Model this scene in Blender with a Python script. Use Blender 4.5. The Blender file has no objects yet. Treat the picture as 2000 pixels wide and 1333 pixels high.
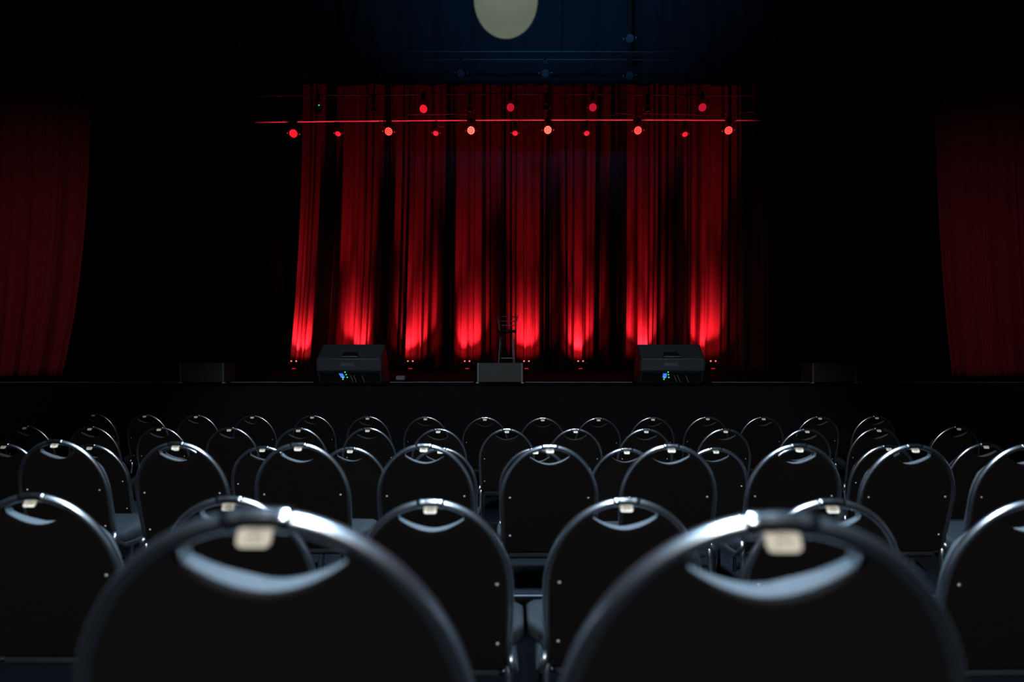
import bpy, math, random
from mathutils import Vector, Matrix
random.seed(7)
PI = math.pi
scn = bpy.context.scene
C = scn.collection

# ------------------------------------------------------------------ camera
F = 1100.0            # focal length in pixels of the 2000 px wide frame
HY = 705.0            # horizon row
ZC = 1.43             # eye height above the lowest seating level
cam_d = bpy.data.cameras.new('camera')
cam_d.sensor_width = 36.0
cam_d.lens = 36.0 * F / 2000.0
cam_d.shift_y = (HY - 666.5) / 2000.0
cam_d.clip_start = 0.02
cam_d.clip_end = 100
cam_d.dof.use_dof = True
cam_d.dof.focus_distance = 7.0
cam_d.dof.aperture_fstop = cam_d.lens / 11.0
cam = bpy.data.objects.new('camera', cam_d)
cam.location = (0, 0, ZC)
cam.rotation_euler = (PI / 2, 0, 0)
C.objects.link(cam)
scn.camera = cam


def at(px, py, d):
    return Vector(((px - 1000.0) * d / F, d, ZC - (py - HY) * d / F))


# ------------------------------------------------------------------ world, view
w = bpy.data.worlds.new('world')
scn.world = w
w.use_nodes = True
w.node_tree.nodes['Background'].inputs[0].default_value = (0.1, 0.13, 0.2, 1)
w.node_tree.nodes['Background'].inputs[1].default_value = 0.0
scn.view_settings.view_transform = 'Standard'
scn.view_settings.look = 'None'
scn.view_settings.exposure = 0.0
scn.view_settings.gamma = 1.0
scn.view_settings.use_curve_mapping = False
scn.cycles.use_denoising = True
scn.cycles.max_bounces = 5


# ------------------------------------------------------------------ lights
def spot(name, loc, target, power, color, size_deg, blend=1.0, radius=0.1):
    l = bpy.data.lights.new(name, 'SPOT')
    l.energy = power
    l.color = color
    l.spot_size = math.radians(size_deg)
    l.spot_blend = blend
    l.shadow_soft_size = radius
    o = bpy.data.objects.new(name, l)
    o.location = loc
    o.rotation_euler = (Vector(target) - Vector(loc)).to_track_quat('-Z', 'Y').to_euler()
    C.objects.link(o)
    return o


# cool downlight over the audience, high above the first rows
spot('house_downlight', (0.05, 1.0, 8.0), (0.0, 0.9, 0.0), 6800, (0.50, 0.75, 1.0), 64, 1.0, 0.55)
# dim warm light from the back of the hall
spot('rear_house_light', (0.0, -4.8, 6.2), (0.0, 2.6, 0.9), 1900, (0.86, 0.93, 1.0), 45, 0.5, 0.2)
# two dim lights washing the red house curtains
spot('curtain_wash_light', (-5.5, 1.5, 3.6), (-7.7, 9.1, 1.3), 150, (1.0, 0.72, 0.68), 66, 1.0, 0.2)
spot('curtain_wash_light', (5.5, 1.5, 3.6), (7.9, 9.1, 1.3), 120, (1.0, 0.72, 0.72), 66, 1.0, 0.2)
# added blue light on a black cloth, standing in for haze above the stage
spot('added_haze_light', (0.6, 5.2, 7.6), (0.7, 11.6, 10.8), 800, (0.09, 0.36, 0.85), 88, 1.0, 0.3)


# ------------------------------------------------------------------ materials
def mat(name, color, rough=0.6, metal=0.0, noise=None, bump=None, spec=0.5, sheen=0.0, emit=None, estr=0.0):
    m = bpy.data.materials.new(name)
    m.use_nodes = True
    nt = m.node_tree
    b = nt.nodes['Principled BSDF']
    b.inputs['Base Color'].default_value = (*color, 1)
    b.inputs['Roughness'].default_value = rough
    b.inputs['Metallic'].default_value = metal
    b.inputs['Specular IOR Level'].default_value = spec
    if sheen:
        b.inputs['Sheen Weight'].default_value = sheen
        b.inputs['Sheen Roughness'].default_value = 0.4
    if emit:
        b.inputs['Emission Color'].default_value = (*emit, 1)
        b.inputs['Emission Strength'].default_value = estr
    if noise or bump:
        tc = nt.nodes.new('ShaderNodeTexCoord')
        n = nt.nodes.new('ShaderNodeTexNoise')
        n.inputs['Scale'].default_value = (noise or bump)[0]
        n.inputs['Detail'].default_value = 4
        nt.links.new(tc.outputs['Object'], n.inputs['Vector'])
        if noise:
            r = nt.nodes.new('ShaderNodeValToRGB')
            a = noise[1]
            r.color_ramp.elements[0].color = (*[c * (1 - a) for c in color], 1)
            r.color_ramp.elements[1].color = (*[min(1, c * (1 + a)) for c in color], 1)
            nt.links.new(n.outputs['Fac'], r.inputs['Fac'])
            nt.links.new(r.outputs['Color'], b.inputs['Base Color'])
        if bump:
            bp = nt.nodes.new('ShaderNodeBump')
            bp.inputs['Strength'].default_value = bump[1]
            bp.inputs['Distance'].default_value = 0.002
            nt.links.new(n.outputs['Fac'], bp.inputs['Height'])
            nt.links.new(bp.outputs['Normal'], b.inputs['Normal'])
    return m


M_tube = mat('brushed_silver_tube', (0.62, 0.64, 0.68), 0.30, 1.0, bump=(60, 0.08))
M_clamp = mat('polished_silver', (0.72, 0.74, 0.78), 0.2, 1.0)
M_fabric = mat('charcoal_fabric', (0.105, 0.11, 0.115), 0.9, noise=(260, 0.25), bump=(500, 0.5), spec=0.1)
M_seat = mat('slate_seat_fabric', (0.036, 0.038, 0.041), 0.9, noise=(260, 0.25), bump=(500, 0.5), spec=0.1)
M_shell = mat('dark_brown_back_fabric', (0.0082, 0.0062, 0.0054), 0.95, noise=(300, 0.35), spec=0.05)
M_plate = mat('cream_plastic', (0.84, 0.70, 0.52), 0.5, noise=(120, 0.08))
M_ink = mat('taupe_ink', (0.30, 0.25, 0.20), 0.6)
M_screw = mat('pale_screw', (0.62, 0.62, 0.55), 0.45, 0.2)
M_black = mat('black_matte', (0.006, 0.006, 0.007), 0.8, noise=(40, 0.3), spec=0.1)
M_steel = mat('black_painted_steel', (0.02, 0.02, 0.022), 0.45, 0.3, noise=(50, 0.2))
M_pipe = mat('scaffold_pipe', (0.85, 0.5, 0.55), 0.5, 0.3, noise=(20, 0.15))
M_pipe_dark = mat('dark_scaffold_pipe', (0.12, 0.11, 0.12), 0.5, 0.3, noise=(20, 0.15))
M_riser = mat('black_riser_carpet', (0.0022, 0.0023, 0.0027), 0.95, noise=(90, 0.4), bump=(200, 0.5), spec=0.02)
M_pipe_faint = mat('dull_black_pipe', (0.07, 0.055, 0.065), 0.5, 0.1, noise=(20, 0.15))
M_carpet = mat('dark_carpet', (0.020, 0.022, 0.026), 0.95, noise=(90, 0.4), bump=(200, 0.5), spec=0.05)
M_stage = mat('black_stage_floor', (0.003, 0.003, 0.004), 0.95, noise=(8, 0.4), spec=0.02)
M_skirt = mat('black_stage_skirt', (0.0075, 0.0075, 0.0095), 0.95, noise=(30, 0.3), spec=0.05)
M_wall = mat('black_wall_paint', (0.004, 0.004, 0.005), 0.9, noise=(6, 0.3), spec=0.05)
M_haze_cloth = mat('black_haze_cloth', (0.030, 0.030, 0.034), 0.95, noise=(60, 0.25), spec=0.05)
M_velvet = mat('red_velvet', (0.36, 0.035, 0.05), 0.9, noise=(120, 0.25), bump=(300, 0.4), spec=0.05)
M_backcloth = mat('red_stage_curtain', (0.24, 0.056, 0.064), 0.8, noise=(90, 0.2), bump=(260, 0.4), spec=0.15)
M_speaker = mat('speaker_cabinet', (0.022, 0.027, 0.036), 0.7, noise=(80, 0.3), bump=(300, 0.5), spec=0.3)
M_speaker_edge = mat('pale_cabinet_edge', (0.11, 0.115, 0.13), 0.5, noise=(50, 0.3))
M_badge = mat('dull_badge', (0.045, 0.048, 0.055), 0.6)
M_grille = mat('perforated_grille', (0.024, 0.026, 0.027), 0.6, 0.2, noise=(120, 0.45))
M_foot = mat('pale_rubber_foot', (0.4, 0.4, 0.42), 0.5)
M_nosing = mat('aluminium_nosing', (0.35, 0.36, 0.38), 0.4, 0.6)
M_stool = mat('worn_steel_tube', (0.5, 0.48, 0.53), 0.5, 0.1)
M_seatpad = mat('dark_vinyl_pad', (0.02, 0.02, 0.021), 0.5)
M_cable = mat('grey_cable', (0.10, 0.10, 0.12), 0.6)
M_orange = mat('tan_cable_tie', (0.45, 0.25, 0.15), 0.6)
M_lens_dark = mat('clear_lens', (0.20, 0.20, 0.23), 0.25, 0.2)
M_red_dim = mat('dim_red_lens', (0.2, 0.01, 0.02), 0.3, emit=(1.0, 0.01, 0.06), estr=0.35)
M_red_mid = mat('red_lens', (0.2, 0.01, 0.02), 0.3, emit=(1.0, 0.012, 0.03), estr=0.95)
M_led_dim = mat('dim_red_diode', (0.2, 0.01, 0.02), 0.3, emit=(1.0, 0.02, 0.05), estr=0.7)
M_led_hot = mat('hot_red_diode', (0.2, 0.02, 0.02), 0.3, emit=(1.0, 0.16, 0.10), estr=1.7)
M_led_white = mat('blazing_red_diode', (0.2, 0.02, 0.02), 0.3, emit=(1.0, 0.34, 0.20), estr=2.2)
M_green = mat('green_indicator', (0.0, 0.2, 0.05), 0.3, emit=(0.05, 1.0, 0.32), estr=1.1)
M_screen = mat('blue_screen', (0.0, 0.02, 0.1), 0.3, emit=(0.06, 0.22, 0.85), estr=1.0)
M_glyph = mat('pale_screen_glyph', (0.2, 0.3, 0.5), 0.3, emit=(0.6, 0.75, 1.0), estr=1.0)
M_globe = mat('frosted_cream_globe', (0.03, 0.03, 0.021), 0.6, emit=(0.85, 1.0, 0.74), estr=0.13)
M_knob = mat('red_lit_knob', (0.9, 0.4, 0.4), 0.3)  # red stage light on the knobs put into their colour


# ------------------------------------------------------------------ mesh builder
class MB:
    def __init__(s):
        s.v = []; s.f = []; s.sm = []

    def add(s, vs, fs, smooth=False):
        n = len(s.v)
        s.v += [tuple(v) for v in vs]
        s.f += [tuple(i + n for i in f) for f in fs]
        s.sm += [smooth] * len(fs)

    def box(s, x0, x1, y0, y1, z0, z1, M=None):
        vs = [Vector((x, y, z)) for x in (x0, x1) for y in (y0, y1) for z in (z0, z1)]
        if M: vs = [M @ v for v in vs]
        s.add(vs, [(0, 1, 3, 2), (4, 6, 7, 5), (0, 4, 5, 1), (2, 3, 7, 6), (0, 2, 6, 4), (1, 5, 7, 3)])

    def tube(s, path, r, n=10, closed=False, caps=True):
        P = [Vector(p) for p in path]
        rs = r if isinstance(r, (list, tuple)) else [r] * len(P)
        L = len(P)
        T = []
        for i in range(L):
            a = P[(i - 1) % L] if (closed or i > 0) else P[i]
            b = P[(i + 1) % L] if (closed or i < L - 1) else P[i]
            T.append((b - a).normalized())
        up = Vector((0, 1, 0)) if abs(T[0].y) < 0.9 else Vector((1, 0, 0))
        u = T[0].cross(up).normalized()
        vs = []
        for i in range(L):
            u = (u - T[i] * u.dot(T[i])).normalized()
            v = T[i].cross(u)
            for k in range(n):
                a = 2 * PI * k / n
                vs.append(P[i] + (u * math.cos(a) + v * math.sin(a)) * rs[i])
        fs = []
        for i in range(L if closed else L - 1):
            j = (i + 1) % L
            for k in range(n):
                k2 = (k + 1) % n
                fs.append((i * n + k, i * n + k2, j * n + k2, j * n + k))
        s.add(vs, fs, True)
        if caps and not closed:
            m = len(s.v)
            s.f.append(tuple(m - L * n + k for k in range(n))[::-1]); s.sm.append(False)
            s.f.append(tuple(m - n + k for k in range(n))); s.sm.append(False)

    def lathe(s, prof, n=20, M=None, smooth=True):
        """profile of (radius, z), revolved about z"""
        vs = []; fs = []
        for r, z in prof:
            for k in range(n):
                a = 2 * PI * k / n
                v = Vector((r * math.cos(a), r * math.sin(a), z))
                vs.append(M @ v if M else v)
        for i in range(len(prof) - 1):
            for k in range(n):
                k2 = (k + 1) % n
                fs.append((i * n + k, i * n + k2, (i + 1) * n + k2, (i + 1) * n + k))
        s.add(vs, fs, smooth)

    def prism(s, poly, a, b, axis='x', M=None):
        """polygon in the two other axes, extruded along axis from a to b"""
        def P(p, t):
            v = {'x': (t, p[0], p[1]), 'y': (p[0], t, p[1]), 'z': (p[0], p[1], t)}[axis]
            v = Vector(v)
            return M @ v if M else v
        n = len(poly)
        vs = [P(p, a) for p in poly] + [P(p, b) for p in poly]
        fs = [tuple(range(n))[::-1], tuple(range(n, 2 * n))] + [(i, (i + 1) % n, n + (i + 1) % n, n + i) for i in range(n)]
        s.add(vs, fs)

    def grid(s, fn, nu, nv, smooth=True):
        vs = [fn(i / nu, j / nv) for j in range(nv + 1) for i in range(nu + 1)]
        fs = [(j * (nu + 1) + i, j * (nu + 1) + i + 1, (j + 1) * (nu + 1) + i + 1, (j + 1) * (nu + 1) + i)
              for j in range(nv) for i in range(nu)]
        s.add(vs, fs, smooth)

    def build(s, name, m, parent=None, bevel=0.0, mat_i=None):
        me = bpy.data.meshes.new(name)
        me.from_pydata(s.v, [], s.f)
        me.polygons.foreach_set('use_smooth', s.sm)
        me.materials.append(m)
        me.update()
        o = bpy.data.objects.new(name, me)
        C.objects.link(o)
        if parent: o.parent = parent
        if bevel:
            b = o.modifiers.new('bevel', 'BEVEL')
            b.width = bevel; b.segments = 2; b.limit_method = 'ANGLE'
        return o


def tag(o, label=None, cat=None, group=None, kind=None):
    if label: o['label'] = label
    if cat: o['category'] = cat
    if group: o['group'] = group
    if kind: o['kind'] = kind
    return o


def empty(name, loc, label, cat, group=None, rz=0.0):
    o = bpy.data.objects.new(name, None)
    o.location = loc
    o.rotation_euler = (0, 0, rz)
    o.empty_display_size = 0.1
    C.objects.link(o)
    return tag(o, label, cat, group)


def struct(name, mb, m):
    return tag(mb.build(name, m), kind='structure')


# ------------------------------------------------------------------ the hall
XW, YB, ZT = 11.5, 15.6, 11.5
Z2, Z1 = 0.15, 0.364          # raised seating levels
ZS = 1.16                    # stage floor
YS = 6.6                     # stage front edge
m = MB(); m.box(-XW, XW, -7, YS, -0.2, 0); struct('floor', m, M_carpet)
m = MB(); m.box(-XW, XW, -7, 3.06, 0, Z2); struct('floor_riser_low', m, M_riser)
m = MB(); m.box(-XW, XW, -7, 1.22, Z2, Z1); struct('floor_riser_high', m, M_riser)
m = MB(); m.box(-XW, XW, 3.052, 3.068, Z2 - 0.03, Z2 + 0.004); struct('trim_1', m, M_nosing)
m = MB(); m.box(-XW, XW, 1.212, 1.228, Z1 - 0.03, Z1 + 0.004); struct('trim_2', m, M_nosing)
m = MB(); m.box(-XW, XW, YB, YB + 0.2, 0, ZT); struct('wall_back', m, M_wall)
m = MB(); m.box(-XW - 0.2, -XW, -7.2, YB + 0.2, -0.2, ZT); struct('wall_left', m, M_wall)
m = MB(); m.box(XW, XW + 0.2, -7.2, YB + 0.2, -0.2, ZT); struct('wall_right', m, M_wall)
m = MB(); m.box(-XW, XW, -7.2, -7, -0.2, ZT); struct('wall_rear', m, M_wall)
m = MB(); m.box(-XW - 0.2, XW + 0.2, -7.2, YB + 0.2, ZT, ZT + 0.2); struct('ceiling', m, M_wall)
m = MB(); m.box(-XW, XW, YS + 0.03, YB, 0, ZS); struct('floor_stage', m, M_stage)
# pleated black skirt on the stage front
m = MB()
def skirt(u, v):
    x = -XW + 2 * XW * u
    return (x, YS + 0.012 * math.sin(x * 19) - 0.002, 0.0 + (ZS - 0.005) * v)
m.grid(skirt, 1100, 2)
tag(m.build('stage_skirt', M_skirt), 'long black pleated cloth skirt hanging along the stage front', 'stage skirt')
m = MB(); m.box(-XW, XW, YS - 0.02, YS + 0.05, ZS - 0.02, ZS + 0.004); struct('trim_3', m, M_stage)


# ------------------------------------------------------------------ curtains
def fold_fn(seed, comps):
    r = random.Random(seed)
    cs = [(a, wl, r.uniform(0, 2 * PI), r.uniform(0.5, 1.6), r.uniform(0, 2 * PI)) for a, wl in comps]
    def f(x, warp=0.0):
        y = 0
        for a, wl, ph, wm, wp in cs:
            y += a * math.sin(2 * PI * x / wl + ph + 1.7 * math.sin(x * wm * 1.3 + wp) + warp * wm)
        return y
    return f


def curtain(name, x0t, x1t, x0b, x1b, y, zt, zb, comps, seed, m_, label, cat, nu=700, nv=50, hem=0.0, power=2.2, pinch=None, group=None):
    f = fold_fn(seed, comps)
    mb = MB()
    def fn(u, v):
        # v 0 at the hem, 1 at the top
        k = (1 - v) ** power
        xt = x0t + (x1t - x0t) * u
        xb = x0b + (x1b - x0b) * u
        x = xt + (xb - xt) * k
        s = x0t + (x1t - x0t) * u
        warp = 0.5 * math.sin(v * 2.1 + s * 0.7) * (1 - v)
        amp = 0.6 + 0.4 * (1 - v) + (0.35 * k if hem else 0)
        yy = y + f(s, warp) * amp
        x += 0.25 * f(s + 3.3, warp) * amp
        z = zb + (zt - zb) * v
        if hem:
            z += hem * (0.5 + 0.5 * math.sin(s * 3.1 + seed)) * max(0, 1 - v * 14)
        return (x, yy, z)
    mb.grid(fn, nu, nv)
    # the cloth is a sheet a few millimetres thick
    o = mb.build(name, m_)
    so = o.modifiers.new('thickness', 'SOLIDIFY'); so.thickness = 0.006; so.offset = 0
    return tag(o, label, cat, group)


DB = 14.75
xl, xr = at(592, 0, DB).x, at(1505, 0, DB).x
xm = at(985, 0, DB).x
xlb, xrb = at(566, 0, DB).x, at(1500, 0, DB).x
cmp_back = [(0.14, 0.95), (0.10, 0.46), (0.06, 0.18), (0.012, 0.08)]
BACK_TOP = 9.6
curtain('stage_curtain', xl, xm - 0.02, xlb, xm - 0.02, DB, BACK_TOP, ZS + 0.02, cmp_back, 11, M_backcloth,
        'red back curtain, left half, with uplit folds behind the stool', 'curtain', group='red back curtain halves')
curtain('stage_curtain', xm + 0.02, xr, xm + 0.02, xrb, DB + 0.02, BACK_TOP, ZS + 0.02, cmp_back, 23, M_backcloth,
        'red back curtain, right half, uplit folds right of the stool', 'curtain', group='red back curtain halves')
cmp_side = [(0.05, 0.75), (0.035, 0.31), (0.022, 0.14)]
DS = 9.1
a, b = at(-40, 0, DS).x, at(180, 0, DS).x
curtain('house_curtain', a, b, at(-60, 0, DS).x, at(124, 0, DS).x, DS, 9.4, ZS + 0.015, cmp_side, 5, M_velvet,
        'dim red house curtain hanging at the left edge of the stage', 'curtain', nu=500, hem=0.02, power=4.2, group='red house curtains')
a, b = at(1820, 0, DS).x, at(2050, 0, DS).x
curtain('house_curtain', a, b, at(1862, 0, DS).x, at(2080, 0, DS).x, DS, 9.4, ZS + 0.015, cmp_side, 8, M_velvet,
        'dim red house curtain hanging at the right edge of the stage', 'curtain', nu=500, hem=0.02, power=3.0, group='red house curtains')
# black cloths: one added to carry the blue haze glow, then masking legs
cmp_b = [(0.03, 0.9), (0.02, 0.4)]
zb = at(0, 166, 11.6).z
curtain('haze_backing_cloth', -9.5, 9.5, -9.5, 9.5, 11.6, 11.45, zb, cmp_b, 3, M_haze_cloth,
        'wide black cloth added behind the lighting bars to carry blue haze glow', 'added cloth', nu=600, nv=8)
curtain('masking_leg', -11.2, -6.4, -11.2, -6.4, 13.0, 11.4, ZS + 0.02, cmp_b, 4, M_black,
        'tall black masking cloth left of the red back curtain', 'masking curtain', nu=200, nv=8, group='black masking legs')
curtain('masking_leg', 7.2, 11.2, 7.2, 11.2, 13.0, 11.4, ZS + 0.02, cmp_b, 9, M_black,
        'tall black masking cloth right of the red back curtain', 'masking curtain', nu=200, nv=8, group='black masking legs')


# ------------------------------------------------------------------ chairs
H = 0.92
LEAN = 0.21
def lean_y(z): return (H - z) * LEAN

RX, RZ, TR = 0.206, 0.243, 0.0104
ZA = H - TR - RZ         # height where the sides of the hoop start

def hoop_pts(n=40):
    pts = []
    for z in (0.44, 0.50, 0.56, 0.62):
        pts.append((-(0.200 + (z - 0.44) * 0.03), z))
    for i in range(n + 1):
        t = PI - PI * i / n
        pts.append((RX * math.cos(t), ZA + RZ * math.sin(t)))
    for z in (0.62, 0.56, 0.50, 0.44):
        pts.append(((0.200 + (z - 0.44) * 0.03), z))
    return [(x, lean_y(z), z) for x, z in pts]


def hoop_z(x, inset=0.0):
    rx, rz = RX - inset, RZ - inset
    q = max(0.0, 1 - (x / rx) ** 2)
    return ZA + rz * math.sqrt(q)


def panel_mesh(y_off0, y_off1, inset, round_top, bulge):
    """padded back panel inside the hoop; the top edge is scooped out below the hoop"""
    mb = MB()
    N = 64; R = 14
    rx = RX - inset
    z_bot = 0.425
    W = 0.0885; ZSC = H - 0.091        # half width and centre height of the scoop
    def top(x):
        zt = hoop_z(x, inset) if abs(x) < rx else ZA
        if abs(x) < W:
            q = abs(x) / W
            zc = ZSC + 0.034 * min(q / 0.96, 1) ** 1.9
            if q > 0.97: zc = zt
            zt = min(zt, zc)
        return zt
    xs = [-rx * math.cos(PI * i / N) for i in range(N + 1)]
    for sg in (-1, 1):            # put columns exactly at the ends of the scoop
        k_ = xs.index(min(xs, key=lambda v: abs(v - sg * W * 0.962)))
        xs[k_] = sg * W * 0.962
        xs[k_ + sg] = sg * W * 0.985
    ring_f, ring_b = [], []
    def P(x, z, side, v):
        # side 0 = camera side, 1 = sitter side
        e = min(1.0, (rx - abs(x)) / 0.03)
        ev = min(1.0, (top(x) - z) / 0.02, (z - z_bot) / 0.02)
        e = max(0.0, min(e, 1)); ev = max(0.0, min(ev, 1))
        thick = (0.35 + 0.65 * math.sqrt(e)) 
        y = lean_y(z)
        mid = (y_off0 + y_off1) / 2
        off = (y_off0 if side == 0 else y_off1) - mid
        rr = 1 - round_top * (1 - math.sqrt(ev * (2 - ev)))
        if side == 1 and bulge:
            # the padding thins out towards the two ends of the hand hold
            q1 = max(0.0, min(1.0, (z - (H - 0.135)) / 0.05)) * max(0.0, min(1.0, (abs(x) - 0.035) / 0.05))
            off *= 1 - 0.95 * q1
        yb = bulge * math.sqrt(max(0, 1 - (x / rx) ** 2)) if side == 1 else 0
        return (x, y + mid + off * thick * rr + yb * ev, z)
    for side in (0, 1):
        def fn(u, v, side=side):
            x = xs[int(round(u * N))]
            vv = 1 - (1 - v) ** 1.0
            zt = top(x)
            vv = 0.5 - 0.5 * math.cos(PI * v)
            z = z_bot + (zt - z_bot) * vv
            return P(x, z, side, vv)
        n0 = len(mb.v)
        mb.grid(fn, N, R)
        if side == 0: a0 = n0
        else: b0 = n0
    # rim strips
    def idx(i, j): return j * (N + 1) + i
    for i in range(N):
        mb.f.append((a0 + idx(i, R), a0 + idx(i + 1, R), b0 + idx(i + 1, R), b0 + idx(i, R))); mb.sm.append(False)
        mb.f.append((a0 + idx(i + 1, 0), a0 + idx(i, 0), b0 + idx(i, 0), b0 + idx(i + 1, 0))); mb.sm.append(False)
    for j in range(R):
        mb.f.append((a0 + idx(0, j), a0 + idx(0, j + 1), b0 + idx(0, j + 1), b0 + idx(0, j))); mb.sm.append(False)
        mb.f.append((a0 + idx(N, j + 1), a0 + idx(N, j), b0 + idx(N, j), b0 + idx(N, j + 1))); mb.sm.append(False)
    return mb


def seat_mesh(hw):
    mb = MB()
    out = []
    # outline: narrow at the back, wide and rounded at the front
    prof = [(-0.17, 0.105), (-0.192, 0.14), (-0.202, 0.26), (-0.5 * hw - 0.102, 0.30), (-hw + 0.002, 0.325), (-hw, 0.36), (-hw, 0.455), (-hw + 0.018, 0.482), (-0.12, 0.49), (0.0, 0.492)]
    prof = prof + [(-x, y) for x, y in prof[::-1][1:]]
    n = len(prof)
    c = Vector((0, 0.30))
    layers = [(0.95, 0.395), (1.0, 0.405), (1.0, 0.435), (0.993, 0.446), (0.95, 0.453), (0.6, 0.460), (0.2, 0.462)]
    vs = []
    for k, z in layers:
        for x, y in prof:
            vs.append((c.x + (x - c.x) * k, c.y + (y - c.y) * k, z))
    fs = []
    for i in range(len(layers) - 1):
        for j in range(n):
            j2 = (j + 1) % n
            fs.append((i * n + j, i * n + j2, (i + 1) * n + j2, (i + 1) * n + j)[::-1])
    fs.append(tuple(range(n)))
    fs.append(tuple((len(layers) - 1) * n + j for j in range(n))[::-1])
    mb.add(vs, fs, True)
    return mb


SEG = {'0': 'abcdef', '1': 'bc', '2': 'abged', '3': 'abgcd', '4': 'fgbc', '5': 'afgcd', '6': 'afgecd', '7': 'abc', '8': 'abcdefg', '9': 'abcdfg'}


def plate_frame():
    # hangs from the hoop, facing the camera and tipped a little upward
    return Matrix.Translation((0, -0.011 + lean_y(H - 0.03), H - 0.025)) @ Matrix.Rotation(math.radians(-24), 4, 'X')


def plate_mesh():
    mb = MB()
    pts = []
    hw, hh, r = 0.0165, 0.0105, 0.006
    for cx, cz, a0 in ((hw - r, hh - r, 0), (-hw + r, hh - r, 90), (-hw + r, -hh + r, 180), (hw - r, -hh + r, 270)):
        for k in range(5):
            a = math.radians(a0 + 22.5 * k)
            pts.append((cx + r * math.cos(a), cz + r * math.sin(a)))
    mb.prism(pts, -0.0015, 0.0015, 'y', plate_frame())
    return mb


def digits_mesh(txt):
    mb = MB()
    M = plate_frame()
    w_, h_, t = 0.0062, 0.0115, 0.0011
    x = -(len(txt) * 0.0085 - 0.0023) / 2
    for ch in txt:
        for s_ in SEG[ch]:
            X0, X1, Zt, Zm, Zb = x, x + w_, h_ / 2, 0, -h_ / 2
            r = {'a': (X0, X1, Zt - t, Zt), 'g': (X0, X1, -t / 2, t / 2), 'd': (X0, X1, Zb, Zb + t),
                 'f': (X0, X0 + t, 0, Zt), 'e': (X0, X0 + t, Zb, 0), 'b': (X1 - t, X1, 0, Zt), 'c': (X1 - t, X1, Zb, 0)}[s_]
            mb.box(r[0], r[1], -0.0021, -0.0014, r[2] - 0.0012, r[3] - 0.0012, M)
        x += 0.0085
    return mb


def make_chair(hw):
    root = bpy.data.objects.new('banquet_chair', None)
    root.empty_display_size = 0.1
    C.objects.link(root)
    parts = []
    mb = MB(); mb.tube(hoop_pts(), TR, 12)
    mb.build('back_frame', M_tube, root)
    # thin raised collar at the crown of the hoop
    mb = MB()
    pts = []
    for i in range(13):
        t = PI / 2 + 0.17 - 0.34 * i / 12
        x, z = RX * math.cos(t), ZA + RZ * math.sin(t)
        pts.append((x, lean_y(z), z + 0.0008))
    mb.tube(pts, [TR + 0.0005] + [TR + 0.0022] * 2 + [TR + 0.0012] * 7 + [TR + 0.0022] * 2 + [TR + 0.0005], 12)
    mb.build('crown_collar', M_clamp, root)
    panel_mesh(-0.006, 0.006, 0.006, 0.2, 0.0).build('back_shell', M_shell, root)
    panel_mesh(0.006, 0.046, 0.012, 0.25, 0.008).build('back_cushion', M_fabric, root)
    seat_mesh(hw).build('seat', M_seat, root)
    mb = MB()
    # seat frame: two side rails, front and rear bars
    for s in (-1, 1):
        mb.tube([(s * 0.203, 0.100, 0.47), (s * 0.211, 0.088, 0.445), (s * 0.216, 0.10, 0.418), (s * 0.216, 0.14, 0.396), (s * 0.214, 0.22, 0.388), (s * 0.205, 0.40, 0.386), (s * 0.19, 0.45, 0.386)], 0.0125, 10)
    mb.tube([(-0.19, 0.45, 0.386), (0.19, 0.45, 0.386)], 0.010, 8)
    mb.tube([(-0.20, 0.16, 0.386), (0.20, 0.16, 0.386)], 0.010, 8)
    mb.build('seat_frame', M_tube, root)
    for s in (-1, 1):
        mb = MB(); mb.tube([(s * 0.200, 0.102, 0.46), (s * 0.202, 0.104, 0.40), (s * 0.205, 0.07, 0.22), (s * 0.207, 0.02, 0.0)], 0.0115, 10)
        mb.build('leg', M_tube, root)
        mb = MB(); mb.tube([(s * 0.188, 0.44, 0.392), (s * 0.194, 0.455, 0.3), (s * 0.198, 0.47, 0.0)], 0.0115, 10)
        mb.build('leg', M_tube, root)
    for s in (-1, 1):
        for z in (H - 0.238, H - 0.415):
            mb = MB()
            M = Matrix.Translation((s * 0.171, lean_y(z) - 0.0045, z)) @ Matrix.Rotation(PI / 2, 4, 'X')
            mb.lathe([(0.0001, 0.0036), (0.0028, 0.0032), (0.0044, 0.0018), (0.0048, 0.0)], 10, M)
            mb.build('screw', M_screw, root)
    plate_mesh().build('number_plate', M_plate, root)
    return root


def kids(o): return [c for c in o.children]

def copy_tree(o, parent=None):
    c = o.copy()
    C.objects.link(c)
    c.parent = parent
    for k in kids(o): copy_tree(k, c)
    return c


proto_wide = make_chair(0.2475)
proto_mid = make_chair(0.236)
proto_narrow = make_chair(0.207)
used = set()
_digit_cache = {}
ORD = ['first', 'second', 'third', 'fourth', 'fifth', 'sixth', 'seventh', 'eighth', 'ninth', 'tenth', 'eleventh', 'twelfth', 'thirteenth', 'fourteenth', 'fifteenth', 'sixteenth']
ROWS = {
    6: [(183, 809), (283, 811), (383, 812), (493, 813), (610, 813), (718, 815), (831, 816), (947, 817), (1060, 818), (1169, 818), (1275, 817), (1382, 816), (1491, 816), (1601, 815), (1712, 814)],
    5: [(49, 833), (176, 835), (311, 836), (448, 837), (583, 838), (718, 838), (856, 840), (990, 840), (1124, 840), (1262, 840), (1417, 840), (1576, 840), (1716, 838), (1872, 835)],
    4: [(8, 869), (176, 871), (346, 873), (513, 875), (684, 877), (860, 878), (1046, 879), (1224, 879), (1398, 878), (1562, 876), (1735, 873), (1925, 869)],
    3: [(108, 864), (344, 868), (583, 870), (828, 872), (1074, 874), (1311, 873), (1560, 872), (1786, 873), (2010, 873)],
    2: [(62, 972), (448, 978), (841, 984), (1223, 981), (1624, 983), (2027, 984)],
    1: [(502, 1016), (1524, 1024)],
}
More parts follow.
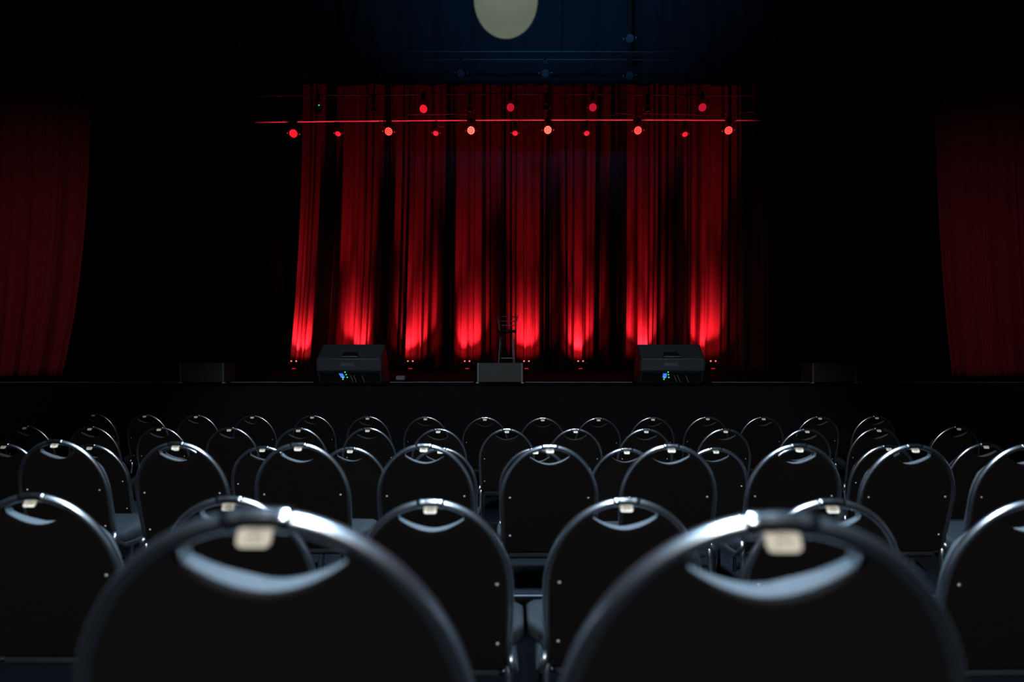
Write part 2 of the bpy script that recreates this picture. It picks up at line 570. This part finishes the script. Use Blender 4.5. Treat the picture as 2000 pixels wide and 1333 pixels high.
LEV = {6: (0.0, 0.507), 5: (0.0, 0.507), 4: (0.0, 0.507), 3: (Z2, 0.357), 2: (Z2, 0.357), 1: (Z1, 0.158)}
ROWNAME = {6: 'in the row nearest the stage', 5: 'in the second row from the stage', 4: 'in the third row from the stage',
           3: 'in the fourth row from the stage', 2: 'in the row just ahead of the two nearest chairs'}
NUMS = {1: ['22', '21'], 2: ['24', '23', '22', '21', '20', '19'], 3: ['25', '24', '23', '22', '22', '21', '20', '19', '18'],
        4: ['27', '26', '25', '24', '23', '22', '21', '21', '20', '19', '18', '17']}
for r, lst in ROWS.items():
    zf, drop = LEV[r]
    n = len(lst)
    for i, (px, py) in enumerate(lst):
        zf_, dr = LEV[r]
        dr = ZC - (zf_ + H - TR)
        d = F * dr / (py - HY)
        x = (px - 1000) * d / F
        proto = proto_wide if r <= 2 else proto_mid if r == 3 else proto_narrow
        if proto.name in used:
            o = copy_tree(proto)
        else:
            o = proto; used.add(proto.name)
        jit = random.uniform(-0.008, 0.008)
        o.location = (x, d, zf)
        # the rows curve gently round the stage
        o.rotation_euler = (0, 0, math.atan(x / 80.0) + jit if r > 1 else 0.0)
        if r == 1:
            lab = ('large blurred chair back nearest the camera, left one, highlight on its right shoulder',
                   'large blurred chair back nearest the camera, right one, highlight on its left shoulder')[i]
            g = 'blurred chairs nearest the camera'
        else:
            pos = ORD[i] + ' from left'
            lab = 'black hoop-backed chair, ' + pos + ' ' + ROWNAME[r]
            g = 'chairs ' + ROWNAME[r]
        tag(o, lab, 'chair', g)
        if r in NUMS:
            t = NUMS[r][i]
            if t not in _digit_cache:
                _digit_cache[t] = digits_mesh(t).build('number', M_ink)
                dg = _digit_cache[t]
            else:
                dg = _digit_cache[t].copy(); C.objects.link(dg)
            dg.parent = [k for k in o.children if k.name.startswith('number_plate')][0]


# ------------------------------------------------------------------ stage lamps
def aim_matrix(loc, target):
    q = (Vector(target) - Vector(loc)).to_track_quat('Z', 'X')
    return q.to_matrix().to_4x4()


def par_lamp(name, pos, target, R_, lens_m, led_m, label, group, clamp_up=None, indicator=None, floor_z=None, cat='stage light', led_rings=((0, 1), (0.38, 6), (0.72, 12))):
    """round LED stage lamp: can, rim, lens, diodes, yoke, clamp or floor bracket"""
    base = Vector(pos)
    root = empty(name, base, label, cat, group)
    A = aim_matrix(pos, target)
    L = R_ * 1.5
    mb = MB()
    mb.lathe([(0.001, -L), (R_ * 0.55, -L), (R_ * 0.62, -L * 0.94), (R_ * 0.66, -L * 0.6), (R_ * 0.9, -L * 0.35), (R_ * 1.0, -L * 0.2), (R_ * 1.0, 0.0), (R_ * 0.92, 0.0), (R_ * 0.9, -0.02)], 24, A)
    # cooling fins
    for z in (-0.9, -0.8, -0.7):
        mb.lathe([(R_ * 0.6, L * z), (R_ * 0.72, L * z), (R_ * 0.72, L * (z + 0.04)), (R_ * 0.6, L * (z + 0.04))], 20, A)
    mb.build('lamp_housing', M_steel, root)
    mb = MB()
    mb.lathe([(R_ * 0.9, -0.018), (R_ * 0.6, -0.012), (0.001, -0.010)], 24, A)
    ln = mb.build('lens', lens_m, root)
    mb = MB()
    for rr, cnt in led_rings:
        for k in range(cnt):
            a = 2 * PI * k / cnt
            M = A @ Matrix.Translation((R_ * rr * math.cos(a), R_ * rr * math.sin(a), -0.008))
            mb.lathe([(R_ * 0.125, -0.004), (R_ * 0.11, 0.003), (0.0005, 0.005)], 8, M)
    mb.build('diode_array', led_m, ln)
    # yoke: a U-shaped bracket round the can, with two knobs
    yw = R_ * 1.18
    mb = MB()
    az = A.to_3x3() @ Vector((0, 0, 1))
    side = Vector((az.y, -az.x, 0))
    side = side.normalized() if side.length > 0.05 else Vector((1, 0, 0))
    c0 = -az * L * 0.35
    hgt = R_ * 1.9
    sg = -1 if floor_z is not None else 1
    pts = [c0 + side * yw, c0 + side * yw + Vector((0, 0, sg * hgt * 0.8)), c0 + side * yw * 0.8 + Vector((0, 0, sg * hgt)),
           c0 - side * yw * 0.8 + Vector((0, 0, sg * hgt)), c0 - side * yw + Vector((0, 0, sg * hgt * 0.8)), c0 - side * yw]
    mb.tube(pts, R_ * 0.08, 6)
    yk = mb.build('yoke', M_steel, root)
    for s in (-1, 1):
        mb = MB()
        q = (side * s).to_track_quat('Z', 'Y').to_matrix().to_4x4()
        M = Matrix.Translation(c0 + side * s * yw) @ q
        mb.lathe([(0.001, R_ * 0.30), (R_ * 0.17, R_ * 0.27), (R_ * 0.20, R_ * 0.1), (R_ * 0.12, -0.0)], 10, M)
        mb.build('knob', M_knob, root)
    if clamp_up is not None:
        top = c0 + Vector((0, 0, hgt))
        mb = MB()
        mb.box(top.x - 0.035, top.x + 0.035, top.y - 0.02, top.y + 0.02, top.z, clamp_up - base.z + 0.035)
        # hook round the bar
        hz = clamp_up - base.z
        mb.tube([(top.x, top.y + 0.05 * math.cos(t), hz + 0.05 * math.sin(t)) for t in [PI * k / 8 - 0.3 for k in range(11)]], 0.014, 6)
        mb.build('hook_clamp', M_steel, root)
    if floor_z is not None:
        bz = c0.z - hgt
        mb = MB()
        mb.box(-R_ * 1.1, R_ * 1.1, c0.y - R_ * 0.7, c0.y + R_ * 0.7, floor_z - base.z, floor_z - base.z + 0.012)
        mb.box(-0.015, 0.015, c0.y - 0.015, c0.y + 0.015, floor_z - base.z, bz)
        mb.build('floor_bracket', M_steel, root)
    if indicator:
        mb = MB()
        mb.lathe([(0.001, 0.02), (0.012, 0.014), (0.016, 0.0), (0.001, -0.002)], 8, Matrix.Translation(Vector(indicator) - base))
        tag(mb.build('indicator_light', indicator and M_green, root), 'green indicator light')
    return root


DP = 14.2
barz = at(0, 235, DP).z
def bar(name, x0, y0, x1, y1, d, r, m_, label, sag=0, wires=True):
    p0, p1 = at(x0, y0, d), at(x1, y1, d)
    root = empty(name, (p0 + p1) / 2, label, 'lighting bar', 'flown lighting bars')
    c = (p0 + p1) / 2
    mb = MB()
    N = 24
    pts = []
    for i in range(N + 1):
        t = i / N
        p = p0.lerp(p1, t) + Vector((0, 0, sag * 4 * t * (1 - t)))
        pts.append(p - c)
    mb.tube(pts, r, 10)
    mb.build('pipe', m_, root)
    for t in ((0.08, 0.36, 0.64, 0.92) if wires else (0.2, 0.8)):
        p = p0.lerp(p1, t)
        mb = MB(); mb.tube([(p.x - c.x, 0, p.z - c.z + sag * 4 * t * (1 - t)), (p.x - c.x, 0, 11.45 - c.z)], 0.004, 5)
        mb.build('suspension_wire', M_black, root)
    return root

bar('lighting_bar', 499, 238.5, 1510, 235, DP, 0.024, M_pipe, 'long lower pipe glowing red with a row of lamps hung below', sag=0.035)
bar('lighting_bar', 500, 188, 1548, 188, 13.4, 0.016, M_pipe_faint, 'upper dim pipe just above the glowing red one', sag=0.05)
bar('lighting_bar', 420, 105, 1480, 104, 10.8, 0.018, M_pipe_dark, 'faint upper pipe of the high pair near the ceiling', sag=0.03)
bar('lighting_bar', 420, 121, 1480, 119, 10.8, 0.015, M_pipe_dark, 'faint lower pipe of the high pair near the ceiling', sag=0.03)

def barh(px):      # height of the glowing pipe at this column
    t = (px - 499) / 1011.0
    return at(px, 238.5 - 3.5 * t, DP).z + 0.035 * 4 * t * (1 - t)

faces = [(573, 261, M_red_mid, M_red_mid), (759, 257, M_red_mid, M_led_hot), (920, 255, M_red_mid, M_led_white), (1070, 254, M_red_mid, M_led_white), (1246, 255, M_red_mid, M_led_hot), (1423, 255, M_red_mid, M_led_hot)]
fl = ['deep red round lamp under the red pipe, leftmost of its lit faces', 'bright red lamp face under the red pipe, second lit face from left',
      'bright red lamp face under the red pipe, third lit face from left', 'brightest round lamp face under the red pipe, just right of centre',
      'bright red lamp face under the red pipe, fifth lit face from left', 'bright red lamp face nearest the right end of the red pipe']
for i, (px, py, lm, dm) in enumerate(faces):
    p = at(px, py, DP - 0.02)
    tgt = (p.x * 0.35, 3.5, 2.2)
    par_lamp('stage_lamp', p, tgt, 0.108, lm, dm, fl[i], 'lit lamps facing the hall under the red pipe', clamp_up=barh(px))
backs = [(660, 262), (851, 261), (1006, 261), (1146, 261), (1338, 263)]
bl = ['small dull red lamp on the red pipe between the first and second lit faces', 'small dull red lamp on the red pipe between the second and third lit faces',
      'small dull red lamp on the red pipe just above the stool', 'dim small red lamp under the red pipe, right of the brightest face',
      'small dull red lamp on the red pipe between the two rightmost lit faces']
for i, (px, py) in enumerate(backs):
    p = at(px, py, DP + 0.05)
    par_lamp('stage_lamp', p, (p.x * 0.95, p.y - 1.7, p.z - 2.0), 0.078, M_red_mid, M_red_mid, bl[i], 'lamps pointing down under the red pipe', clamp_up=barh(px))
ups = [(621, 212, M_lens_dark, M_led_dim if 0 else M_lens_dark, 'unlit grey lamp with a tiny green light above the red pipe, far left'),
       (827, 213, M_red_mid, M_red_mid, 'red lamp above the red pipe, left of centre, brightest of the upper row'),
       (997, 210, M_red_dim, M_led_dim, 'dull red lamp above the red pipe at the centre'),
       (1158, 210, M_red_dim, M_led_dim, 'dull crimson lamp above the red pipe, right of centre'),
       (1372, 210, M_red_dim, M_led_dim, 'dull crimson lamp above the red pipe near its right end')]
for i, (px, py, lm, dm, lab) in enumerate(ups):
    p = at(px, py, 13.32)
    par_lamp('stage_lamp', p, (p.x * 0.3, 3.0, 2.0), 0.10, lm, dm, lab, 'lamps on the upper pipe', clamp_up=at(px, 187, 13.4).z + 0.03,
             indicator=at(623, 206, 13.15) if i == 0 else None)
dark_up = [(730, 218), (918, 218), (1066, 216), (1265, 218), (1497, 212)]
for i, (px, py) in enumerate(dark_up):
    p = at(px, py, 13.45)
    par_lamp('stage_lamp', p, (p.x, p.y + 0.6, p.z - 2.0), 0.075, M_lens_dark, M_lens_dark,
             'unlit small lamp on the upper pipe, ' + ORD[i] + ' dark one from left', 'unlit lamps on the upper pipe', clamp_up=at(px, 187, 13.4).z + 0.03)
high = [(594, 147), (742, 150), (900, 143), (1065, 143), (1230, 148), (1370, 143)]
for i, (px, py) in enumerate(high):
    p = at(px, py, 10.72)
    par_lamp('stage_lamp', p, (p.x * 0.3, 2.0, 2.0), 0.088, M_lens_dark, M_lens_dark,
             'faint unlit lamp hanging below the high pipes, ' + ORD[i] + ' from left', 'unlit lamps below the high pipes', clamp_up=at(px, 120, 10.8).z + 0.03)
high2 = [(465, 83), (693, 78), (1230, 75), (1515, 75)]
for i, (px, py) in enumerate(high2):
    p = at(px, py, 10.72)
    mbz = at(px, 104, 10.8).z
    par_lamp('stage_lamp', p, (p.x * 0.3, 2.0, 2.0), 0.088, M_lens_dark, M_lens_dark,
             'faint unlit lamp above the high pipes, ' + ORD[i] + ' from left', 'unlit lamps above the high pipes', clamp_up=ZT - 0.045)

# loose cables along the bar ends
def cable(name, pts, r, m_, label, cat='cable', group=None):
    P = [Vector(p) for p in pts]
    # Catmull-Rom smoothing
    out = []
    for i in range(len(P) - 1):
        p0 = P[max(i - 1, 0)]; p1 = P[i]; p2 = P[i + 1]; p3 = P[min(i + 2, len(P) - 1)]
        for k in range(6):
            t = k / 6
            out.append(0.5 * ((2 * p1) + (-p0 + p2) * t + (2 * p0 - 5 * p1 + 4 * p2 - p3) * t * t + (-p0 + 3 * p1 - 3 * p2 + p3) * t ** 3))
    out.append(P[-1])
    mb = MB(); mb.tube(out, r, 6)
    return tag(mb.build(name, m_), label, cat, group)

cable('power_cable', [at(x, y, DP - 0.03) for x, y in ((1380, 226), (1395, 217), (1402, 213), (1409, 218), (1415, 222), (1430, 226), (1440, 223), (1462, 219), (1475, 222), (1490, 230), (1503, 226))], 0.008, M_pipe_dark,
      'loose cable draped over the right end of the red pipe')
cable('power_cable', [at(x, y, DP - 0.03) for x, y in ((1196, 226), (1206, 222), (1216, 222), (1240, 224), (1262, 222), (1290, 223), (1320, 223), (1350, 224), (1372, 226))], 0.007, M_pipe_dark,
      'thin cable lying along the middle right of the red pipe')
cable('power_cable', [at(x, y, DP - 0.03) for x, y in ((796, 224), (815, 224), (838, 224), (862, 224), (880, 223), (897, 224), (930, 225))], 0.007, M_pipe_dark,
      'thin cable running above the red pipe left of centre')
for (x, y, lab) in ((748, 240, 'slack cable loop beside the second lit lamp face'), (1020, 238, 'slack cable loop beside the dull lamp above the stool'), (858, 239, 'slack cable loop above the dull lamp left of centre')):
    cable('cable_loop', [at(x + dx, y + dy, DP - 0.06) for dx, dy in ((-6, -4), (-7, 3), (-1, 8), (6, 9), (10, 5), (11, -2))], 0.009, M_pipe_dark, lab)

# floor uplights in front of the back curtain
DU = 14.24
upl = [(577, 1.0), (690, 1.0), (803, 1.05), (913, 1.0), (1028, 1.0), (1133, 1.0), (1262, 1.1), (1390, 1.0)]
ul = ['red floor uplight at the far left foot of the back curtain', 'floor uplight hidden behind the left wedge speaker', 'red floor uplight just right of the left wedge speaker',
      'red floor uplight just left of the middle small speaker', 'red floor uplight just right of the stool', 'red floor uplight between the stool and the right wedge speaker',
      'floor uplight hidden behind the right wedge speaker', 'red floor uplight just right of the right wedge speaker']
for i, (px, k) in enumerate(upl):
    p = at(px, 709, DU)
    p.z = ZS + 0.27
    tgt = Vector((p.x + random.uniform(-0.04, 0.04), p.y + 0.25, p.z + 3.0))
    root = par_lamp('floor_uplight', p, tgt, 0.12, M_red_mid, M_led_hot, ul[i], 'floor uplights at the curtain foot', floor_z=ZS)
    dirn = (tgt - p).normalized()
    lp = p + Vector((0, 0.06, 0.04))
    spot('uplight_beam', lp, lp + Vector((0, 0.03, 3.0)), 1400 * k, (1.0, 0.045, 0.085), 24, 1.0, 0.05)
    spot('uplight_beam', lp, lp + Vector((0, 0.60, 1.0)), 430 * k, (1.0, 0.05, 0.085), 56, 1.0, 0.05)
    spot('uplight_spill', lp, lp + Vector((0, 1.0, 1.2)), 14 * k, (1.0, 0.05, 0.075), 110, 1.0, 0.05)
    # small glowing side vents seen from the hall
    for s in (-1, 1):
        mb = MB(); mb.lathe([(0.001, 0.02), (0.02, 0.014), (0.021, 0.0), (0.001, -0.004)], 8, Matrix.Translation((s * 0.06, -0.10, -0.01)) @ Matrix.Rotation(PI / 2, 4, 'X'))
        mb.build('side_diode', M_led_hot, root)
    mb = MB(); mb.box(-0.045, 0.045, -0.11, -0.10, -0.205, -0.19); mb.build('display_strip', M_red_mid, root)


# ------------------------------------------------------------------ wedge monitors
def wedge(px0, px1, d, yaw, label):
    s = d / F
    c = at((px0 + px1) / 2, 750, d)
    root = empty('wedge_speaker', (c.x, d, ZS), label, 'stage monitor', 'large wedge speakers on the stage front', yaw)
    wdt = (px1 - px0) * s / 2
    # side profile (y, z): seen from behind, undercut at the foot
    prof = [(0.10, 0.0), (0.02, 0.135), (0.0, 0.15), (0.0, 0.285), (0.012, 0.297), (0.235, 0.475), (0.25, 0.475), (0.50, 0.10), (0.50, 0.0)]
    mb = MB(); mb.prism(prof, -wdt, wdt, 'x')
    mb.build('cabinet', M_speaker, root, bevel=0.006)
    # pale strip where the two rear faces meet
    mb = MB(); mb.tube([(-wdt + 0.01, 0.002, 0.290), (wdt - 0.01, 0.002, 0.290)], 0.0055, 6)
    tag(mb.build('edge_strip', M_speaker_edge, root), 'pale edge strip')
    # recessed carrying handle in the sloping face
    sl = math.atan2(0.178, 0.223)
    Mh = Matrix.Translation((0, 0.085, 0.356)) @ Matrix.Rotation(sl, 4, 'X')
    mb = MB()
    mb.prism([(-0.115, -0.085), (0.115, -0.085), (0.085, 0.03), (-0.085, 0.03)], -0.004, 0.003, 'z', Mh)
    hr = mb.build('handle_recess', M_black, root)
    mb = MB(); mb.tube([Mh @ Vector((-0.10, -0.075, 0.004)), Mh @ Vector((-0.09, -0.08, 0.016)), Mh @ Vector((0.09, -0.08, 0.016)), Mh @ Vector((0.10, -0.075, 0.004))], 0.008, 6)
    mb.build('handle_bar', M_speaker_edge, hr)
    # badge on the upright face
    mb = MB(); mb.box(-0.10, 0.06, -0.004, 0.0, 0.205, 0.24); mb.build('badge', M_badge, root)
    # side cheeks
    for sg in (-1, 1):
        mb = MB()
        mb.prism([(y * 0.98 + 0.002, z * 0.985) for y, z in prof], sg * wdt, sg * (wdt + 0.012), 'x')
        mb.build('side_cheek', M_steel, root, bevel=0.004)
    # connection panel in the undercut with a lit screen and green keys
    tilt = math.atan2(0.08, 0.135)
    Mp = Matrix.Translation((-0.08, 0.055, 0.07)) @ Matrix.Rotation(-(PI / 2 - 0.0) , 4, 'X')
    mb = MB()
    mb.prism([(0.094, 0.012), (0.020, 0.130), (0.014, 0.130), (0.088, 0.012)], -wdt + 0.015, wdt - 0.015, 'x')
    pn = mb.build('connection_panel', M_black, root)
    def on(x, t):        # point on the undercut face, t 0 at the foot to 1
        return Vector((x, 0.088 - 0.074 * t - 0.004, 0.012 + 0.118 * t))
    mb = MB()
    sh = 0.010 if yaw >= 0 else -0.010
    q = [on(-0.118 - sh, 0.85), on(-0.072 - sh, 0.85), on(-0.062 + sh * 0, 0.42), on(-0.108, 0.42)]
    q = [v + Vector((0, -0.004, 0)) for v in q]
    back = [v + Vector((0, 0.006, 0.002)) for v in q]
    mb.add(q + back, [(0, 1, 2, 3), (7, 6, 5, 4), (0, 4, 5, 1), (1, 5, 6, 2), (2, 6, 7, 3), (3, 7, 4, 0)])
    sc = mb.build('display_screen', M_screen, pn)
    mb = MB(); mb.box(-0.098, -0.088, 0.044, 0.05, 0.062, 0.085); mb.box(-0.086, -0.079, 0.046, 0.052, 0.055, 0.068)
    tag(mb.build('screen_reading', M_glyph, sc) if False else mb.build('screen_reading', M_glyph, pn), 'white reading on the blue screen')
    for (x, t) in ((-0.050, 1.0), (-0.042, 0.74), (-0.034, 0.46), (-0.090, 0.26)):
        v = on(x, t)
        mb = MB(); mb.lathe([(0.001, 0.006), (0.006, 0.005), (0.0085, 0.0), (0.001, -0.001)], 8, Matrix.Translation(v) @ Matrix.Rotation(PI / 2, 4, 'X'))
        mb.build('key_light', M_green, pn)
    # plugged leads
    for x in (0.02, 0.06, 0.16):
        mb = MB(); mb.tube([on(x, 0.7), on(x, 0.65) + Vector((0, -0.04, -0.005)), on(x + 0.02, 0.3) + Vector((0, -0.06, -0.01)), Vector((x + 0.03, -0.02, 0.006))], 0.005, 6)
        mb.build('plugged_lead', M_cable, root)
    return root

wedge(620, 743, 6.85, 0.02, 'large black wedge speaker, lit screen underneath, left of the middle small speaker')
wedge(1253, 1374, 6.85, -0.06, 'large black wedge speaker, lit screen underneath, right of the middle small speaker')


def front_fill(px0, px1, d, label):
    s = d / F
    c = at((px0 + px1) / 2, 750, d)
    root = empty('small_speaker', (c.x, d, ZS), label, 'speaker', 'small flat speakers along the stage edge')
    hw = (px1 - px0) * s / 2
    h = 0.245
    mb = MB(); mb.box(-hw, hw, 0.012, 0.28, 0.012, h); mb.build('cabinet', M_speaker, root, bevel=0.006)
    mb = MB(); mb.grid(lambda u, v: (-hw + 0.02 + (2 * hw - 0.04) * u, 0.006 - 0.003 * math.sin(PI * u), 0.018 + (h - 0.026) * v), 16, 2, False)
    g = mb.build('grille', M_grille, root)
    so = g.modifiers.new('thickness', 'SOLIDIFY'); so.thickness = 0.003
    for sg in (-1, 1):
        mb = MB(); mb.box(sg * (hw - 0.009) - 0.009, sg * (hw - 0.009) + 0.009, 0.0, 0.016, 0.014, h - 0.003)
        tag(mb.build('side_rim', M_speaker_edge, root), 'paler side rim')
        mb = MB(); mb.box(sg * (hw - 0.002) - 0.016, sg * (hw - 0.002) + 0.016, -0.008, 0.03, 0.0, 0.012)
        mb.build('foot', M_foot, root, bevel=0.002)
    mb = MB(); x0 = -hw + 0.028
    mb.box(x0, x0 + 0.05, -0.004, 0.004, 0.075, 0.079); mb.box(x0, x0 + 0.05, -0.004, 0.004, 0.108, 0.111)
    mb.box(x0 + 0.046, x0 + 0.05, -0.005, 0.004, 0.075, 0.111); mb.box(x0, x0 + 0.003, -0.004, 0.004, 0.075, 0.111)
    mb.build('badge', M_badge, root)
    return root

front_fill(351, 437, 6.68, 'small flat speaker at the stage edge near the left red curtain')
front_fill(932, 1021, 6.68, 'small flat speaker at the middle of the stage edge, before the stool')
front_fill(1587, 1673, 6.68, 'small flat speaker at the stage edge near the right red curtain')

# ------------------------------------------------------------------ stool and microphone stand
DST = 10.2
c = at(991, 735, DST)
st = empty('bar_stool', (c.x, DST, ZS), 'tall thin-framed stool with ladder back behind the middle small speaker', 'stool')
s = DST / F
def sp(px, py, y): return Vector(((px - 991) * s, y, ZC - (py - HY) * s - ZS))
seat_z = sp(0, 646, 0).z
mb = MB(); mb.lathe([(0.001, 0.0), (0.155, 0.0), (0.165, 0.015), (0.16, 0.035), (0.13, 0.045), (0.001, 0.048)], 24, Matrix.Translation((-0.005, 0, seat_z - 0.04)))
mb.build('seat', M_seatpad, st)
for (xa, xb, y0, y1) in ((978, 972.5, -0.13, -0.17), (1002, 1006, -0.13, -0.17), (980, 976, 0.12, 0.17), (1000, 1003, 0.12, 0.17)):
    mb = MB(); mb.tube([sp(xa + (2 if xa < 990 else -2), 647, y0 * 0.9), sp(xa, 651, y0), sp(xb, 735, y1) + Vector((0, 0, 0))], 0.0065, 8)
    mb.v = [(v[0], v[1], max(0.0, v[2])) for v in mb.v]
    mb.build('leg', M_stool, st)
for (xa, xb) in ((971, 975), (1011.5, 1006)):
    mb = MB(); mb.tube([sp(xa, 615, 0.20), sp(xb, 641, 0.15), sp(xb + (3 if xb < 990 else -3), 647, 0.12)], 0.008, 8)
    mb.build('back_post', M_stool, st)
for py, x0, x1 in ((617, 971.5, 1011), (626, 972.5, 1009.5), (634.5, 973.5, 1008)):
    mb = MB(); mb.tube([sp(x0, py, 0.195 - (py - 617) * 0.0018), sp(x1, py + 0.8, 0.195 - (py - 617) * 0.0018)], 0.0085, 8)
    mb.build('back_rail', M_stool, st)
for (x0, y0, x1, y1) in ((975.5, -0.15, 1004, -0.15), (977.5, 0.145, 1002, 0.145), (975.5, -0.15, 977.5, 0.145), (1004, -0.15, 1002, 0.145)):
    mb = MB(); mb.tube([sp(x0, 700, y0), sp(x1, 700, y1)], 0.0075, 8)
    mb.build('footrest', M_stool, st)
DM = 9.7
c = at(978, 735, DM)
ms = empty('microphone_stand', (c.x, DM, ZS), 'thin dark microphone stand standing in front of the stool', 'microphone stand')
mb = MB(); mb.tube([(0, 0, 0.02), (0, 0, at(978, 640, DM).z - ZS)], 0.010, 8); mb.build('lower_tube', M_steel, ms)
mb = MB(); mb.tube([(0, 0, at(978, 642, DM).z - ZS), (0, 0, at(978, 596, DM).z - ZS)], 0.0065, 8); mb.build('upper_tube', M_steel, ms)
mb = MB(); mb.lathe([(0.001, 0.0), (0.13, 0.0), (0.13, 0.012), (0.03, 0.028), (0.012, 0.05), (0.001, 0.05)], 24); mb.build('base_plate', M_steel, ms)
mb = MB(); mb.lathe([(0.012, 0.0), (0.02, 0.006), (0.02, 0.034), (0.012, 0.04)], 12, Matrix.Translation((0, 0, at(978, 643, DM).z - ZS))); mb.build('clutch', M_steel, ms)
mb = MB()
Mm = Matrix.Translation((0, 0, at(978, 596, DM).z - ZS)) @ Matrix.Rotation(math.radians(35), 4, 'X')
mb.lathe([(0.001, -0.06), (0.010, -0.06), (0.014, 0.06), (0.024, 0.075), (0.027, 0.095), (0.020, 0.115), (0.001, 0.122)], 14, Mm); mb.build('microphone', M_steel, ms)

# ------------------------------------------------------------------ cables on the stage
r = random.Random(4)
def stage_line(x0, x1, d, n):
    return [(at(x0 + (x1 - x0) * i / n, 750, d).x, d + r.uniform(-0.03, 0.03), ZS + 0.012) for i in range(n + 1)]
cable('floor_cable', stage_line(-60, 348, 6.72, 18), 0.007, M_cable, 'grey cable along the stage edge left of the leftmost small speaker', group='cables along the stage edge')
cable('floor_cable', stage_line(452, 612, 6.72, 9), 0.007, M_cable, 'grey cable along the stage edge left of the left wedge speaker', group='cables along the stage edge')
cable('floor_cable', stage_line(762, 925, 6.74, 9), 0.007, M_cable, 'grey cable along the stage edge between left wedge and middle speaker', group='cables along the stage edge')
cable('floor_cable', stage_line(1026, 1235, 6.72, 12), 0.007, M_cable, 'grey cable along the stage edge between middle speaker and right wedge', group='cables along the stage edge')
cable('floor_cable', stage_line(1390, 1580, 6.72, 10), 0.006, M_cable, 'grey cable along the stage edge right of the right wedge speaker', group='cables along the stage edge')
cable('floor_cable', stage_line(1680, 2060, 6.72, 14), 0.006, M_cable, 'grey cable along the stage edge below the right red curtain', group='cables along the stage edge')
cable('speaker_lead', [at(759, 712, 7.5) , at(755.5, 718, 7.5), at(754, 728, 7.5), (at(750, 0, 7.4).x, 7.4, ZS + 0.008), (at(742, 0, 7.3).x, 7.36, ZS + 0.008)], 0.008, M_orange,
      'short tan looped lead standing up beside the left wedge speaker')
c = at(783, 738, 7.9)
mb = MB(); mb.box(-0.06, 0.06, -0.05, 0.05, 0, 0.06)
o = mb.build('stage_box', M_speaker_edge, bevel=0.005); o.location = (c.x, 7.9, ZS)
tag(o, 'small dark grey connector box on the stage right of the left wedge', 'connector box')

# ------------------------------------------------------------------ glowing globe put in for a soft cream blob of light
DG = 1.7
g = at(988, 1, DG)
gl = empty('glow_globe', g, 'soft blurred cream glowing globe hanging at the top centre', 'pendant lamp')
Rg = 62 * DG / F
mb = MB()
mb.lathe([(max(0.0005, Rg * math.sin(PI * k / 24)), -Rg * 1.06 * math.cos(PI * k / 24)) for k in range(25)], 40)
mb.build('globe_shell', M_globe, gl)
mb = MB(); mb.lathe([(0.001, Rg * 1.0), (0.03, Rg * 1.0), (0.028, Rg * 1.35), (0.008, Rg * 1.45), (0.001, Rg * 1.45)], 16); mb.build('globe_cap', M_black, gl)
mb = MB(); mb.tube([(0, 0, Rg * 1.4), (0, 0, ZT - g.z)], 0.003, 6); mb.build('cord', M_black, gl)
